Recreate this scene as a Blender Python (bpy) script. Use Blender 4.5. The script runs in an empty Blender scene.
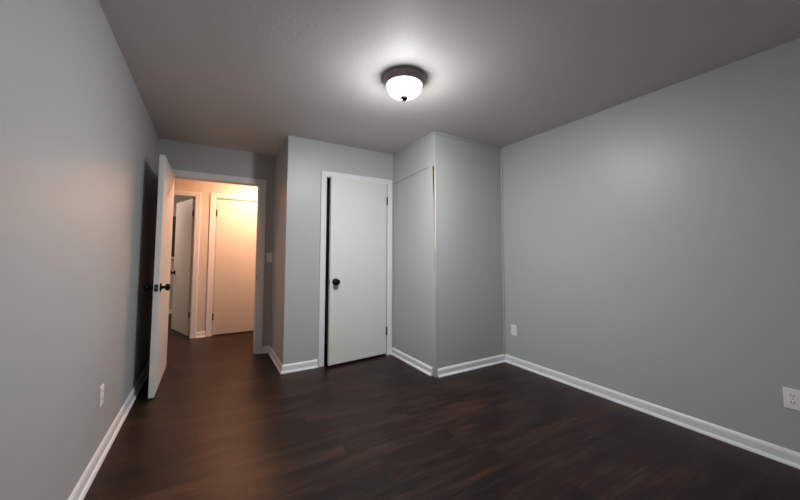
import bpy, bmesh, math
from mathutils import Vector, Matrix
C = bpy.context.scene.collection
PI = math.pi

# ---------------------------------------------------------------- room measures (metres)
W, YH, XC, YC, XB, YB, H = 3.408, 4.0245, 1.182, 3.209, 2.441, 2.3425, 2.44
YR = -0.72            # wall behind the camera
YF = 5.28             # far wall of the hallway
HT = 0.125            # thickness of the wall between room and hallway

# ---------------------------------------------------------------- camera
def look():
    yaw, pitch, roll = 0.5322, 0.0596, -0.0023
    fw = Vector((math.sin(yaw)*math.cos(pitch), math.cos(yaw)*math.cos(pitch), math.sin(pitch)))
    rt = Vector((math.cos(yaw), -math.sin(yaw), 0)); up = rt.cross(fw)
    cxv = rt*math.cos(roll) - up*math.sin(roll); cyv = rt*math.sin(roll) + up*math.cos(roll)
    m = Matrix((cxv, cyv, -fw)).transposed().to_4x4(); m.translation = Vector((0.5197, -0.2408, 1.1837))
    return m
cd = bpy.data.cameras.new('camera'); cam = bpy.data.objects.new('camera', cd); C.objects.link(cam)
cam.matrix_world = look(); cd.sensor_width = 36; cd.lens = 321.67/800*36
cd.shift_x = -0.53/800; cd.shift_y = -13.9/800; cd.clip_start = 0.02
bpy.context.scene.camera = cam

# ---------------------------------------------------------------- world, exposure, lamp strengths
w = bpy.data.worlds.new('dusk'); bpy.context.scene.world = w; w.use_nodes = True
w.node_tree.nodes['Background'].inputs[0].default_value = (0.10, 0.13, 0.16, 1)
w.node_tree.nodes['Background'].inputs[1].default_value = 0.12
vs = bpy.context.scene.view_settings
vs.view_transform = 'Standard'; vs.look = 'None'; vs.gamma = 1; vs.exposure = 0.0
ROOM_LAMP = ((0.985, 1.0, 1.0), 770.0)
HALL_LAMP = ((1.0, 0.49, 0.275), 710.0)
BATH_LAMP = ((1.0, 0.74, 0.60), 330.0)

# ---------------------------------------------------------------- materials
def lin(r, g, b):
    f = lambda c: (c/255/12.92) if c/255 <= 0.04045 else ((c/255+0.055)/1.055)**2.4
    return (f(r), f(g), f(b), 1)
def base(name, col, rough=0.5, metal=0.0, spec=0.5):
    m = bpy.data.materials.new(name); m.use_nodes = True
    b = m.node_tree.nodes['Principled BSDF']
    b.inputs['Base Color'].default_value = col; b.inputs['Roughness'].default_value = rough
    b.inputs['Metallic'].default_value = metal; b.inputs['Specular IOR Level'].default_value = spec
    return m, m.node_tree.nodes, m.node_tree.links, b
def paint(name, col, rough, scale, strength, dist=0.002, mottle=0.03, spec=0.5):
    m, n, l, b = base(name, col, rough, spec=spec)
    tc = n.new('ShaderNodeTexCoord')
    a = n.new('ShaderNodeTexNoise'); a.inputs['Scale'].default_value = scale; a.inputs['Detail'].default_value = 3
    bp = n.new('ShaderNodeBump'); bp.inputs['Strength'].default_value = strength; bp.inputs['Distance'].default_value = dist
    l.new(tc.outputs['Object'], a.inputs['Vector']); l.new(a.outputs['Fac'], bp.inputs['Height']); l.new(bp.outputs['Normal'], b.inputs['Normal'])
    v = n.new('ShaderNodeTexNoise'); v.inputs['Scale'].default_value = 1.7; v.inputs['Detail'].default_value = 4
    mp = n.new('ShaderNodeMapRange'); mp.inputs['To Min'].default_value = 1-mottle; mp.inputs['To Max'].default_value = 1+mottle
    hs = n.new('ShaderNodeHueSaturation'); hs.inputs['Color'].default_value = col
    l.new(tc.outputs['Object'], v.inputs['Vector']); l.new(v.outputs['Fac'], mp.inputs['Value']); l.new(mp.outputs[0], hs.inputs['Value'])
    l.new(hs.outputs[0], b.inputs['Base Color'])
    return m
WALL = paint('grey_wall_paint', lin(176, 177, 178), 0.43, 90, 0.10, 0.002)
CEIL = paint('grey_ceiling_paint', lin(208, 205, 202), 0.65, 60, 0.3, 0.003)
HALLP = paint('cream_hallway_paint', lin(205, 198, 190), 0.5, 90, 0.1)
TRIM = paint('white_trim_paint', lin(222, 222, 224), 0.38, 40, 0.05, 0.001, 0.01)
DOORM = paint('white_door_paint', lin(214, 214, 210), 0.42, 55, 0.10, 0.001, 0.015)
PLATE = base('white_plastic', lin(238, 236, 236), 0.35)[0]
SLOT = base('dark_slot', lin(25, 24, 24), 0.6)[0]
BLACK = base('oil_rubbed_bronze', lin(16, 14, 13), 0.4, 0.0, 0.12)[0]
RING = base('bronze_lamp_pan', lin(150, 130, 136), 0.45, 0.1)[0]
FINIAL = base('dark_finial', (0.0065, 0.0050, 0.0048, 1), 0.6, 0.0, 0.0)[0]
STEEL = base('grey_steel', lin(120, 120, 118), 0.4, 0.8)[0]
RAWEDGE = paint('cream_drywall_edge', lin(222, 214, 194), 0.8, 120, 0.4, 0.003, 0.08)
GLASS = base('window_glass', lin(60, 66, 62), 0.05)[0]
SCREW = base('painted_screw', lin(190, 190, 188), 0.4)[0]
def wood():
    m, n, l, b = base('rough_brown_wood', lin(120, 96, 66), 0.8)
    tc = n.new('ShaderNodeTexCoord'); mp = n.new('ShaderNodeMapping'); mp.inputs['Scale'].default_value = (60, 60, 3)
    a = n.new('ShaderNodeTexNoise'); a.inputs['Scale'].default_value = 2; a.inputs['Detail'].default_value = 5
    r = n.new('ShaderNodeValToRGB'); r.color_ramp.elements[0].color = lin(30, 22, 16); r.color_ramp.elements[1].color = lin(112, 90, 64)
    r.color_ramp.elements[0].position = 0.35; r.color_ramp.elements[1].position = 0.65
    l.new(tc.outputs['Object'], mp.inputs[0]); l.new(mp.outputs[0], a.inputs['Vector']); l.new(a.outputs['Fac'], r.inputs[0]); l.new(r.outputs[0], b.inputs['Base Color'])
    return m
STUD = wood()
def lamp_glass(name, col, s):
    m, n, l, b = base(name, (0.9, 0.9, 0.9, 1), 0.25)
    b.inputs['Emission Color'].default_value = (*col, 1)
    # glow put in brighter towards the bowl's bottom, to weaken the ceiling halo
    tc = n.new('ShaderNodeTexCoord'); sp = n.new('ShaderNodeSeparateXYZ'); mr = n.new('ShaderNodeMapRange')
    l.new(tc.outputs['Object'], sp.inputs[0]); l.new(sp.outputs[2], mr.inputs['Value'])
    mr.inputs['From Min'].default_value = -0.138; mr.inputs['From Max'].default_value = -0.055
    mr.inputs['To Min'].default_value = 1.0; mr.inputs['To Max'].default_value = 0.02
    pw = n.new('ShaderNodeMath'); pw.operation = 'POWER'; pw.inputs[1].default_value = 2.5; l.new(mr.outputs[0], pw.inputs[0])
    ad = n.new('ShaderNodeMath'); ad.operation = 'MULTIPLY_ADD'; ad.inputs[1].default_value = s; ad.inputs[2].default_value = 4.0
    l.new(pw.outputs[0], ad.inputs[0]); l.new(ad.outputs[0], b.inputs['Emission Strength'])
    return m
def floor_mat():
    m, n, l, b = base('dark_walnut_planks', lin(60, 45, 38), 0.36, spec=0.19)
    def M(op, a, c=None, d=None):
        q = n.new('ShaderNodeMath'); q.operation = op
        for i, v in enumerate((a, c, d)):
            if v is None: continue
            if isinstance(v, (int, float)): q.inputs[i].default_value = v
            else: l.new(v, q.inputs[i])
        return q.outputs[0]
    tc = n.new('ShaderNodeTexCoord'); sp = n.new('ShaderNodeSeparateXYZ'); l.new(tc.outputs['Object'], sp.inputs[0])
    x, y = sp.outputs[0], sp.outputs[1]
    ry = M('DIVIDE', M('SUBTRACT', y, 0.12), 0.19); row = M('FLOOR', ry); fy = M('SUBTRACT', ry, row)
    ux = M('DIVIDE', M('ADD', M('SUBTRACT', x, 0.475), M('MULTIPLY', M('SUBTRACT', row, 11), 0.67)), 1.22)
    idx = M('FLOOR', ux); fx = M('SUBTRACT', ux, idx)
    cb = n.new('ShaderNodeCombineXYZ'); l.new(row, cb.inputs[0]); l.new(idx, cb.inputs[1])
    wn = n.new('ShaderNodeTexWhiteNoise'); wn.noise_dimensions = '2D'; l.new(cb.outputs[0], wn.inputs['Vector'])
    # grain, shifted on every plank
    gv = n.new('ShaderNodeCombineXYZ')
    l.new(M('MULTIPLY', x, 3.0), gv.inputs[0]); l.new(M('MULTIPLY', y, 52), gv.inputs[1]); l.new(M('MULTIPLY', wn.outputs['Value'], 40), gv.inputs[2])
    g = n.new('ShaderNodeTexNoise'); g.inputs['Scale'].default_value = 1.0; g.inputs['Detail'].default_value = 6; g.inputs['Roughness'].default_value = 0.62; g.inputs['Distortion'].default_value = 0.6
    l.new(gv.outputs[0], g.inputs['Vector'])
    bv = n.new('ShaderNodeCombineXYZ')
    l.new(M('MULTIPLY', x, 1.6), bv.inputs[0]); l.new(M('MULTIPLY', y, 7), bv.inputs[1]); l.new(M('MULTIPLY', wn.outputs['Value'], 23), bv.inputs[2])
    g2 = n.new('ShaderNodeTexNoise'); g2.inputs['Scale'].default_value = 1.3; g2.inputs['Detail'].default_value = 4; l.new(bv.outputs[0], g2.inputs['Vector'])
    f = M('ADD', M('MULTIPLY', g.outputs['Fac'], 0.55), M('MULTIPLY', g2.outputs['Fac'], 0.45))
    f = M('ADD', f, M('MULTIPLY', M('SUBTRACT', wn.outputs['Value'], 0.5), 0.05))
    r = n.new('ShaderNodeValToRGB'); e = r.color_ramp.elements
    e[0].position = 0.36; e[0].color = lin(15, 10, 8); e[1].position = 0.70; e[1].color = lin(70, 46, 35)
    k = e.new(0.5); k.color = lin(36, 22, 16)
    l.new(f, r.inputs[0])
    seam = M('MAXIMUM', M('LESS_THAN', fy, 0.016), M('LESS_THAN', fx, 0.0032))
    mx = n.new('ShaderNodeMix'); mx.data_type = 'RGBA'; l.new(M('MULTIPLY', seam, 0.9), mx.inputs['Factor'])
    l.new(r.outputs[0], mx.inputs[6]); mx.inputs[7].default_value = lin(14, 11, 10); l.new(mx.outputs[2], b.inputs['Base Color'])
    bp = n.new('ShaderNodeBump'); bp.inputs['Strength'].default_value = 0.35; bp.inputs['Distance'].default_value = 0.002
    l.new(M('SUBTRACT', g.outputs['Fac'], M('MULTIPLY', seam, 1.2)), bp.inputs['Height']); l.new(bp.outputs[0], b.inputs['Normal'])
    l.new(M('ADD', M('MULTIPLY', g.outputs['Fac'], 0.22), 0.27), b.inputs['Roughness'])
    return m
FLOOR = floor_mat()

# ---------------------------------------------------------------- mesh helpers
def bx(bm, x0, x1, y0, y1, z0, z1, bev=0.0, seg=2):
    t = bmesh.new(); bmesh.ops.create_cube(t, size=1)
    for v in t.verts: v.co = Vector(((x0+x1)/2+v.co.x*(x1-x0), (y0+y1)/2+v.co.y*(y1-y0), (z0+z1)/2+v.co.z*(z1-z0)))
    if bev: bmesh.ops.bevel(t, geom=t.edges[:], offset=bev, segments=seg, affect='EDGES', profile=0.5)
    me = bpy.data.meshes.new('t'); t.to_mesh(me); t.free(); bm.from_mesh(me); bpy.data.meshes.remove(me); return bm
def box(*a, **k): return bx(bmesh.new(), *a, **k)
def lathe(bm, prof, axis='z', at=(0, 0, 0), seg=32):
    # prof: list of (radius, height along axis)
    rings = []
    for r, h in prof:
        ring = []
        for i in range(seg if r > 1e-6 else 1):
            a = 2*PI*i/seg; u, v = r*math.cos(a), r*math.sin(a)
            p = {'z': (u, v, h), 'y': (u, h, v), 'x': (h, u, v)}[axis]
            ring.append(bm.verts.new(Vector(p)+Vector(at)))
        rings.append(ring)
    for a, b in zip(rings, rings[1:]):
        for i in range(seg):
            j = (i+1) % seg
            if len(a) == 1 and len(b) == 1: continue
            if len(a) == 1: bm.faces.new((a[0], b[i], b[j]))
            elif len(b) == 1: bm.faces.new((a[i], b[0], a[j]))
            else: bm.faces.new((a[i], b[i], b[j], a[j]))
    return bm
def sweep(path, prof, to3, lo=0, hi=None, bm=None):
    # path: 2D corner points; prof: (offset to the left of travel, height); mitred corners; segments lo..hi are built
    bm = bm or bmesh.new(); P = [Vector(p) for p in path]; n = len(P); hi = n-1 if hi is None else hi
    nor = []
    for i in range(n-1):
        d = (P[i+1]-P[i]).normalized(); nor.append(Vector((-d.y, d.x)))
    rings = []
    for i in range(lo, hi+1):
        a = nor[i-1] if i > 0 else nor[0]; b = nor[i] if i < n-1 else nor[-1]
        mt = (a+b)/(1+a.dot(b))
        rings.append([bm.verts.new(Vector(to3(P[i]+mt*d, h))) for d, h in prof])
    k = len(prof)
    for a, b in zip(rings, rings[1:]):
        for i in range(k): bm.faces.new((a[i], b[i], b[(i+1) % k], a[(i+1) % k]))
    bm.faces.new(rings[0]); bm.faces.new(list(reversed(rings[-1])))
    return bm
def obj(name, bm, mat, parent=None, smooth=False, label=None):
    bmesh.ops.recalc_face_normals(bm, faces=bm.faces[:])
    me = bpy.data.meshes.new(name); bm.to_mesh(me); bm.free()
    for m in (mat if isinstance(mat, (list, tuple)) else [mat]): me.materials.append(m)
    if smooth:
        for p in me.polygons: p.use_smooth = True
        me.set_sharp_from_angle(angle=math.radians(40))
    o = bpy.data.objects.new(name, me); C.objects.link(o)
    if parent: o.parent = parent
    if label: o['label'] = label
    return o
def struct(o, label, cat):
    o['kind'] = 'structure'; o['label'] = label; o['category'] = cat; return o
def empty(name, loc, rz=0.0):
    o = bpy.data.objects.new(name, None); C.objects.link(o); o.location = loc; o.rotation_euler = (0, 0, rz); o.empty_display_size = 0.1; return o
def thing(name, loc, label, cat, rz=0.0, group=None):
    o = empty(name, loc, rz); o['label'] = label; o['category'] = cat
    if group: o['group'] = group
    return o

# ---------------------------------------------------------------- shell
struct(obj('floor', box(-1.7, W+0.12, YR-0.12, 7.95, -0.1, 0), FLOOR), 'dark walnut brown plank floor running through room and hallway', 'floor')
struct(obj('ceiling', box(-1.7, W+0.12, YR-0.12, 7.95, H, H+0.1), CEIL), 'grey stippled ceiling above the room and hallway', 'ceiling')
struct(obj('wall_left', box(-0.12, 0, YR, YH, 0, H), WALL), 'long grey wall on the left beside the open entry door', 'wall')
struct(obj('wall_right', box(W, W+0.12, YR, YB, 0, H), WALL), 'wide blank grey wall on the right with two outlets', 'wall')
struct(obj('wall_rear', box(-0.12, W+0.12, YR-0.12, YR, 0, H), WALL), 'grey wall behind the camera closing the room', 'wall')
OX0, OX1, OZ = 0.120, 1.025, 2.06      # rough opening of the entry
bm = box(-1.7, OX0, YH, YH+HT, 0, H); bx(bm, OX1, W+0.12, YH, YH+HT, 0, H); bx(bm, OX0, OX1, YH, YH+HT, OZ, H)
struct(obj('wall_back', bm, WALL), 'grey wall pierced by the open doorway to the hallway', 'wall')
struct(obj('wall_closet_side', box(XC, XC+0.1, YC, YH, 0, H), WALL), 'narrow grey wall side of the closet facing the entry', 'wall')
CX0, CX1, CZ = 1.585, 2.375, 2.075
bm = box(XC+0.1, CX0, YC, YC+0.1, 0, H); bx(bm, CX1, XB, YC, YC+0.1, 0, H); bx(bm, CX0, CX1, YC, YC+0.1, CZ, H)
struct(obj('wall_closet_front', bm, WALL), 'grey front wall of the closet around its white door', 'wall')

# boxed-in corner enclosure, built of boards with open joints
SEAM = 2.075
ch = struct(obj('wall_enclosure_side', box(XB+0.02, XB+0.06, YB+0.05, YC+0.1, 0, H), STUD), 'panelled left side of the boxed-in corner enclosure', 'wall')
def panel(pts, x0, x1):      # outline in (y, z), thickness along x
    bm = bmesh.new(); A = [bm.verts.new((x0, y, z)) for y, z in pts]; B = [bm.verts.new((x1, y, z)) for y, z in pts]
    bm.faces.new(A); bm.faces.new(B[::-1])
    for i in range(len(pts)): j = (i+1) % len(pts); bm.faces.new((A[i], A[j], B[j], B[i]))
    return bm
obj('upper_panel', panel([(YB+0.022, H), (YB+0.022, 2.0995), (2.455, 2.0985), (2.46, 2.102), (YC, 2.066), (YC, H)], XB, XB+0.02), WALL, ch)
# lower panel with an edge that bows away from the corner post near the top
lp = obj('lower_panel', panel([(YC, 0), (YC, 2.060), (2.462, 2.096), (2.452, 2.0985), (YB+0.056, 2.0990), (YB+0.054, 2.07), (YB+0.050, 1.95), (YB+0.036, 1.74), (YB+0.029, 1.40), (YB+0.023, 1.04), (YB+0.022, 0)], XB, XB+0.02), WALL, ch)
bm = bmesh.new(); lathe(bm, [(0, -0.0012), (0.0035, -0.0012), (0.0035, 0.001)], 'x', (XB, 2.414, 0.996), 12)
obj('nail_head', bm, SLOT, lp)
obj('stud', box(XB+0.008, XB+0.0195, YB+0.0065, YB+0.0215, 1.03, 2.06), STUD, ch, label='bare brown wood seen through the open joint')
obj('stud', box(XB+0.0125, XB+0.0196, YB+0.0215, YB+0.075, 1.03, 2.09), STUD, ch, label='bare brown wood seen through the open joint')
cf = struct(obj('wall_enclosure_front', box(XB+0.025, W, YB+0.012, YB+0.05, 0, H), WALL), 'tall grey front panel of the boxed-in corner enclosure', 'wall')
obj('front_panel', box(XB+0.031, W-0.018, YB, YB+0.012, 0, H-0.022, bev=0.001), WALL, cf)
# corner post: L-shaped board, its lower stretch leaves the drywall edge bare
bm = box(XB-0.004, XB+0.029, YB-0.004, YB+0.021, SEAM+0.01, H-0.022, bev=0.002); 
post = struct(obj('trim_1', bm, WALL), 'narrow corner board at the outer edge of the enclosure', 'trim')
obj('corner_board', box(XB+0.003, XB+0.029, YB-0.003, YB+0.006, 0.0, SEAM+0.01, bev=0.0015), WALL, post)
obj('corner_board_edge', box(XB-0.001, XB+0.003, YB-0.0015, YB+0.006, 1.25, SEAM+0.01), RAWEDGE, post, label='bare cream edge of the corner board')
obj('corner_board_edge', box(XB-0.001, XB+0.003, YB-0.0015, YB+0.0205, 0.0, 1.04), WALL, post)
obj('corner_board_edge', box(XB-0.001, XB+0.003, YB-0.0015, YB+0.006, 1.04, 1.25), WALL, post)
bm = sweep([(XB, YC), (XB, YB), (W, YB)][::-1], [(0, H-0.024), (0, H), (0.008, H), (0.008, H-0.020), (0.004, H-0.024)], lambda p, h: (p.x, p.y, h))
bmesh.ops.translate(bm, verts=bm.verts[:], vec=(0, 0, 0))
struct(obj('trim_2', bm, WALL), 'thin grey strip along the ceiling round the enclosure', 'trim')
struct(obj('trim_3', box(W-0.018, W, YB-0.012, YB+0.012, 0, H-0.024, bev=0.003), WALL), 'slim vertical strip in the corner of the right wall', 'trim')

# hallway and bathroom shell
bm = box(-1.7, -0.485, YF, YF+0.12, 0, H); bx(bm, 0.315, 0.56, YF, YF+0.12, 0, H); bx(bm, 1.355, W+0.12, YF, YF+0.12, 0, H)
bx(bm, -0.485, 0.315, YF, YF+0.12, 2.045, H); bx(bm, 0.56, 1.355, YF, YF+0.12, 2.045, H)
struct(obj('wall_hallway', bm, HALLP), 'cream far wall of the hallway holding two doorways', 'wall')
struct(obj('wall_hallway_left', box(-1.7, -1.58, YH+HT, YF, 0, H), HALLP), 'left end wall of the hallway', 'wall')
struct(obj('wall_hallway_right', box(W, W+0.12, YH+HT, YF, 0, H), HALLP), 'right end wall of the hallway', 'wall')
struct(obj('wall_bathroom_left', box(-1.7, -1.58, YF+0.12, 7.95, 0, H), WALL), 'left wall of the room beyond the hallway', 'wall')
struct(obj('wall_bathroom_right', box(0.42, 0.54, YF+0.12, 7.95, 0, H), WALL), 'right wall of the room beyond the hallway', 'wall')
bm = box(-1.58, -0.62, 7.8, 7.95, 0, H); bx(bm, 0.03, 0.42, 7.8, 7.95, 0, H); bx(bm, -0.62, 0.03, 7.8, 7.95, 0, 1.14); bx(bm, -0.62, 0.03, 7.8, 7.95, 1.98, H)
struct(obj('wall_bathroom_back', bm, WALL), 'far wall of the dim room glimpsed past the hallway', 'wall')
wn = struct(obj('window_1', box(-0.62, 0.03, 7.86, 7.868, 1.14, 1.98), GLASS), 'dark window sliver in the dim room beyond the hallway', 'window')
bm = box(-0.62, -0.58, 7.83, 7.9, 1.14, 1.98); bx(bm, -0.01, 0.03, 7.83, 7.9, 1.14, 1.98); bx(bm, -0.58, -0.01, 7.83, 7.9, 1.94, 1.98); bx(bm, -0.58, -0.01, 7.83, 7.9, 1.14, 1.18)
obj('window_frame', bm, SLOT, wn)
obj('window_sill', box(-0.68, 0.09, 7.74, 7.83, 1.105, 1.14, bev=0.004), TRIM, wn)

# ---------------------------------------------------------------- baseboards
BP = [(0, 0), (0.027, 0), (0.0265, 0.006), (0.023, 0.013), (0.0175, 0.018), (0.013, 0.0195), (0.0125, 0.058), (0.0105, 0.066), (0.007, 0.073), (0.003, 0.079), (0, 0.080)]
xyz = lambda p, h: (p.x, p.y, h)
def board(name, path, label, lo=0, hi=None):
    return struct(obj(name, sweep(path, BP, xyz, lo, hi), TRIM), label, 'baseboard')
loop = [(2.462, YB), (W, YB), (W, YR), (0, YR), (0, YH), (0.057, YH)]
# travel so that the room is on the left of travel
rev = loop[::-1]
board('baseboard_left', rev, 'white baseboard along the left wall', 0, 2)
board('baseboard_rear', rev, 'white baseboard behind the camera', 2, 3)
board('baseboard_right', rev, 'long white baseboard along the right wall', 3, 4)
board('baseboard_front', rev, 'white baseboard across the enclosure front', 4, 5)
board('baseboard_enclosure', [(XB, 2.395), (XB, YC)], 'white baseboard along the enclosure left side')
board('baseboard_closet', [(1.531, YC), (XC, YC), (XC, YH), (1.094, YH)], 'white baseboard wrapping the closet corner')
board('baseboard_hallway', [(0.486, YF), (0.374, YF)], 'short white baseboard between two hallway doorways')
board('baseboard_hallway_right', [(W, YF), (1.43, YF)], 'white baseboard right of the closed hallway door')
board('baseboard_bathroom', [(0.42, 7.8), (-1.58, 7.8)], 'white baseboard in the dim room beyond')

# ---------------------------------------------------------------- door casings and jambs
CP = [(0, 0), (0, 0.008), (0.004, 0.011), (0.028, 0.013), (0.055, 0.016), (0.064, 0.016), (0.068, 0.012), (0.070, 0)]
def casing(name, x0, x1, z1, y, label, sgn=-1, width=0.070, far=None, x0w=None):
    # U round the opening; x0, x1, z1 = inner casing edge
    pr = [(d*width/0.070, h) for d, h in CP]
    bm = sweep([(x0, 0), (x0, z1), (x1, z1), (x1, 0)], pr, lambda p, h: (p.x, y+sgn*h, p.y))
    return struct(obj(name, bm, TRIM, smooth=False), label, 'trim')
def jamb(parent, x0, x1, z1, ya, yb, stop=None, th=0.015):
    bm = box(x0-th, x0, ya, yb, 0, z1+th); bx(bm, x1, x1+th, ya, yb, 0, z1+th); bx(bm, x0, x1, ya, yb, z1, z1+th)
    if stop:
        s0, s1 = stop; bx(bm, x0, x0+0.01, s0, s1, 0, z1); bx(bm, x1-0.01, x1, s0, s1, 0, z1); bx(bm, x0+0.01, x1-0.01, s0, s1, z1-0.01, z1)
    return obj('door_jamb', bm, TRIM, parent)
t4 = casing('trim_4', 0.128, 1.023, 2.050, YH, 'white casing round the open entry doorway')
j = jamb(t4, 0.135, 1.010, 2.045, YH, YH+HT, (YH+0.045, YH+0.075))
bm = box(1.0085, 1.0100, YH+0.012, YH+0.040, 0.885, 0.945); obj('strike_plate', bm, BLACK, j)
casing('trim_5', 0.128, 1.023, 2.050, YH+HT, 'white casing of the entry doorway on its hallway side', 1)
t6 = casing('trim_6', 1.601, 2.360, 2.047, YC, 'white casing round the closet door', width=0.066)
jamb(t6, 1.600, 2.360, 2.060, YC, YC+0.1, (YC+0.045, YC+0.075))
t7 = casing('trim_7', -0.47, 0.303, 2.032, YF, 'white casing of the left hallway doorway')
jamb(t7, -0.467, 0.298, 2.028, YF, YF+0.12, (YF+0.045, YF+0.08))
t8 = casing('trim_8', 0.556, 1.358, 2.035, YF, 'white casing of the closed hallway door')
jamb(t8, 0.575, 1.340, 2.028, YF, YF+0.12, (YF+0.045, YF+0.08))

# ---------------------------------------------------------------- doors
KN = [(r*1.12, h) for r, h in [(0, 0), (0.033, 0), (0.033, 0.004), (0.030, 0.008), (0.016, 0.011), (0.0115, 0.016), (0.0105, 0.030), (0.013, 0.034), (0.021, 0.038), (0.0265, 0.045), (0.028, 0.053), (0.0265, 0.060), (0.020, 0.067), (0.010, 0.0705), (0, 0.071)]]
def door(name, pivot, rz, width, zt, th, sgn, label, knob_z=0.90, hinge_z=(1.80, 0.28), zb=0.015, knobs=(True, True), hing='barrel', latch=True):
    # local frame: leaf runs along +X from the hinge; sgn=+1 -> thickness towards +Y, -1 -> towards -Y
    r = empty(name, (pivot[0], pivot[1], 0), rz); struct(r, label, 'door')
    y0, y1 = (0.0, th) if sgn > 0 else (-th, 0.0)
    obj('door_leaf', box(0.002, width, y0, y1, zb, zt, bev=0.0015), DOORM, r)
    kx = width-0.062
    for k, on in zip((0, 1), knobs):
        if not on: continue
        bm = bmesh.new(); s = -1 if k == 0 else 1; f = y0 if k == 0 else y1
        lathe(bm, [(a, s*h) for a, h in KN], 'y', (kx, f, knob_z), 28)
        obj('door_knob', bm, BLACK, r, smooth=True)
    if latch:
        m = (y0+y1)/2
        lt = obj('latch_plate', box(width-0.001, width+0.0015, m-0.0125, m+0.0125, knob_z-0.029, knob_z+0.029, bev=0.0006), BLACK if hing != 'steel' else STEEL, r)
        obj('latch_bolt', box(width+0.0015, width+0.009, m-0.007, m+0.007, knob_z-0.010, knob_z+0.010, bev=0.002), STEEL, lt)
    for z in hinge_z:
        bm = bmesh.new()
        yb = -0.006 if sgn > 0 else 0.006
        lathe(bm, [(0, z-0.05), (0.0085, z-0.05), (0.0085, z+0.05), (0, z+0.05)], 'z', (-0.001, yb, 0), 12)
        bx(bm, -0.0005, 0.0015, min(y0, y1)+0.003, max(y0, y1)-0.003, z-0.044, z+0.044)
        obj('hinge', bm, BLACK, r, smooth=True)
    return r
# entry door, standing open along the left wall
ang = -PI/2+math.radians(0.15)
door('door_1', (0.113, 4.003), ang, 0.868, 2.040, 0.040, 1, 'white slab entry door standing wide open against left wall', knob_z=0.905, zb=0.008)
# closet door, ajar, hinged on its right
ang = PI+math.radians(6.0)
door('door_2', (2.350, YC-0.012), ang, 0.728, 2.050, 0.035, -1, 'white slab closet door slightly ajar with black knob', knob_z=0.897, hinge_z=(1.84, 0.285), zb=0.022, hing='steel')
# bathroom door swung away, hinged on its right
ang = math.radians(109.5)
door('door_3', (0.298, YF+0.127), ang, 0.755, 2.020, 0.035, 1, 'white door swung open into dim room past hallway', knob_z=0.90, hinge_z=(1.795, 0.31), zb=0.012)
door('door_4', (0.578, YF+0.006), 0.0, 0.758, 2.018, 0.035, 1, 'closed white slab door in the hallway far wall', knob_z=0.90, hinge_z=(1.81, 0.275), zb=0.012, knobs=(True, False), latch=False)

# ---------------------------------------------------------------- ceiling lights
def ceiling_light(x, y, spec, label, sc=1.0):
    t = thing('ceiling_light', (x, y, H), label, 'ceiling light')
    bm = bmesh.new()
    P = [(r*0.915, h) for r, h in [(0, 0), (0.158, 0), (0.163, -0.004), (0.165, -0.012), (0.163, -0.020), (0.158, -0.030), (0.152, -0.040), (0.147, -0.052), (0.143, -0.056), (0.137, -0.054), (0.136, -0.048), (0, -0.048)]]
    obj('lamp_pan', lathe(bm, P, 'z', seg=64), RING, t, smooth=True)
    bm = bmesh.new(); G = [(0.1355, -0.0485), (0.1355, -0.054)]
    for i in range(1, 15):
        a = i/15*PI/2; G.append((0.1355*math.cos(a)**0.9, -0.054-0.084*math.sin(a)))
    G.append((0, -0.138))
    G = [(r*0.915, h) for r, h in G]
    obj('glass_shade', lathe(bm, G, 'z', seg=64), lamp_glass('lit_frosted_glass', *spec), t, smooth=True)
    bm = bmesh.new(); F = [(0, -0.130), (0.026, -0.131), (0.030, -0.137), (0.028, -0.147), (0.018, -0.156), (0.008, -0.158), (0.0055, -0.161), (0.0065, -0.163), (0.004, -0.167), (0, -0.168)]
    obj('finial', lathe(bm, F, 'z', seg=24), FINIAL, t, smooth=True)
    return t
ceiling_light(1.666, 1.658, ROOM_LAMP, 'lit white glass dome light with bronze rim on room ceiling')
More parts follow.
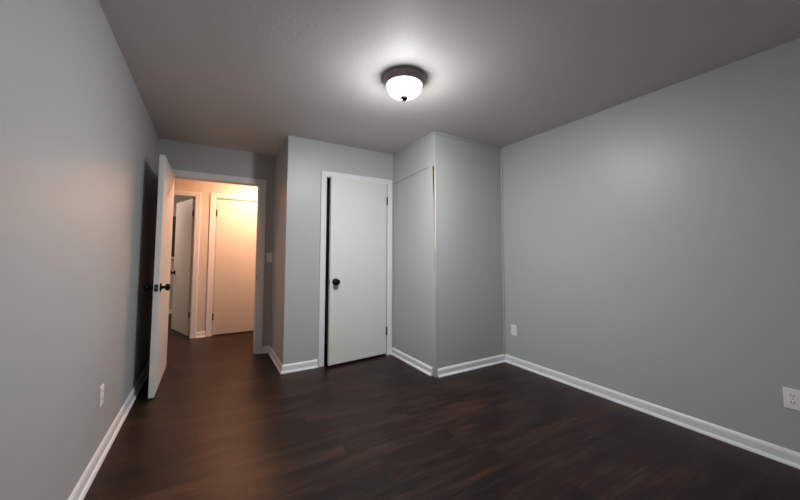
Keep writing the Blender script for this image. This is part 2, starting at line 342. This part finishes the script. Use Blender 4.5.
ceiling_light(1.075, 4.74, HALL_LAMP, 'warm dome light on the hallway ceiling beyond the doorway')
ceiling_light(-0.75, 6.35, BATH_LAMP, 'dome light of the dim room past the hallway')

# ---------------------------------------------------------------- outlets and switch (built facing -Y in their own frame)
def outlet(loc, rz, label):
    t = thing('wall_outlet', loc, label, 'outlet', rz, 'white wall outlets')
    obj('cover_plate', box(-0.035, 0.035, -0.006, 0, -0.057, 0.057, bev=0.0025), PLATE, t)
    for s in (1, -1):
        bm = bmesh.new(); z = s*0.0195
        bx(bm, -0.0165, 0.0165, -0.0078, -0.006, z-0.0135, z+0.0135, bev=0.0008)
        r = obj('receptacle', bm, PLATE, t)
        for dx in (-0.0065, 0.0065):
            obj('slot', box(dx-0.0018, dx+0.0018, -0.0083, -0.0078, z-0.001, z+0.009), SLOT, r)
        bm = bmesh.new(); lathe(bm, [(0, -0.0081), (0.0026, -0.0081), (0.0026, -0.0078), (0, -0.0078)], 'y', (0, 0, z-0.0065), 12)
        obj('ground_hole', bm, SLOT, r)
    bm = bmesh.new(); lathe(bm, [(0, -0.0072), (0.0025, -0.007), (0.003, -0.006), (0, -0.006)], 'y', (0, 0, 0), 12)
    obj('screw', bm, SCREW, t, smooth=True)
    return t
outlet((0, 2.280, 0.371), PI/2, 'white outlet low on the left wall near the open door')
outlet((W, 2.208, 0.370), -PI/2, 'small white outlet on right wall beside the enclosure corner')
outlet((W, 0.248, 0.370), -PI/2, 'nearer white outlet on the right wall above the baseboard')
t = thing('light_switch', (1.144, YH, 1.153), 'white light switch plate between entry casing and closet side wall', 'light switch')
obj('cover_plate', box(-0.035, 0.035, -0.006, 0, -0.057, 0.057, bev=0.0025), PLATE, t)
tg = obj('toggle', box(-0.005, 0.005, -0.017, -0.006, -0.004, 0.012, bev=0.0015), PLATE, t)
for z in (-0.030, 0.030):
    bm = bmesh.new(); lathe(bm, [(0, -0.0072), (0.0025, -0.007), (0.003, -0.006), (0, -0.006)], 'y', (0, 0, z), 12)
    obj('screw', bm, SCREW, t, smooth=True)
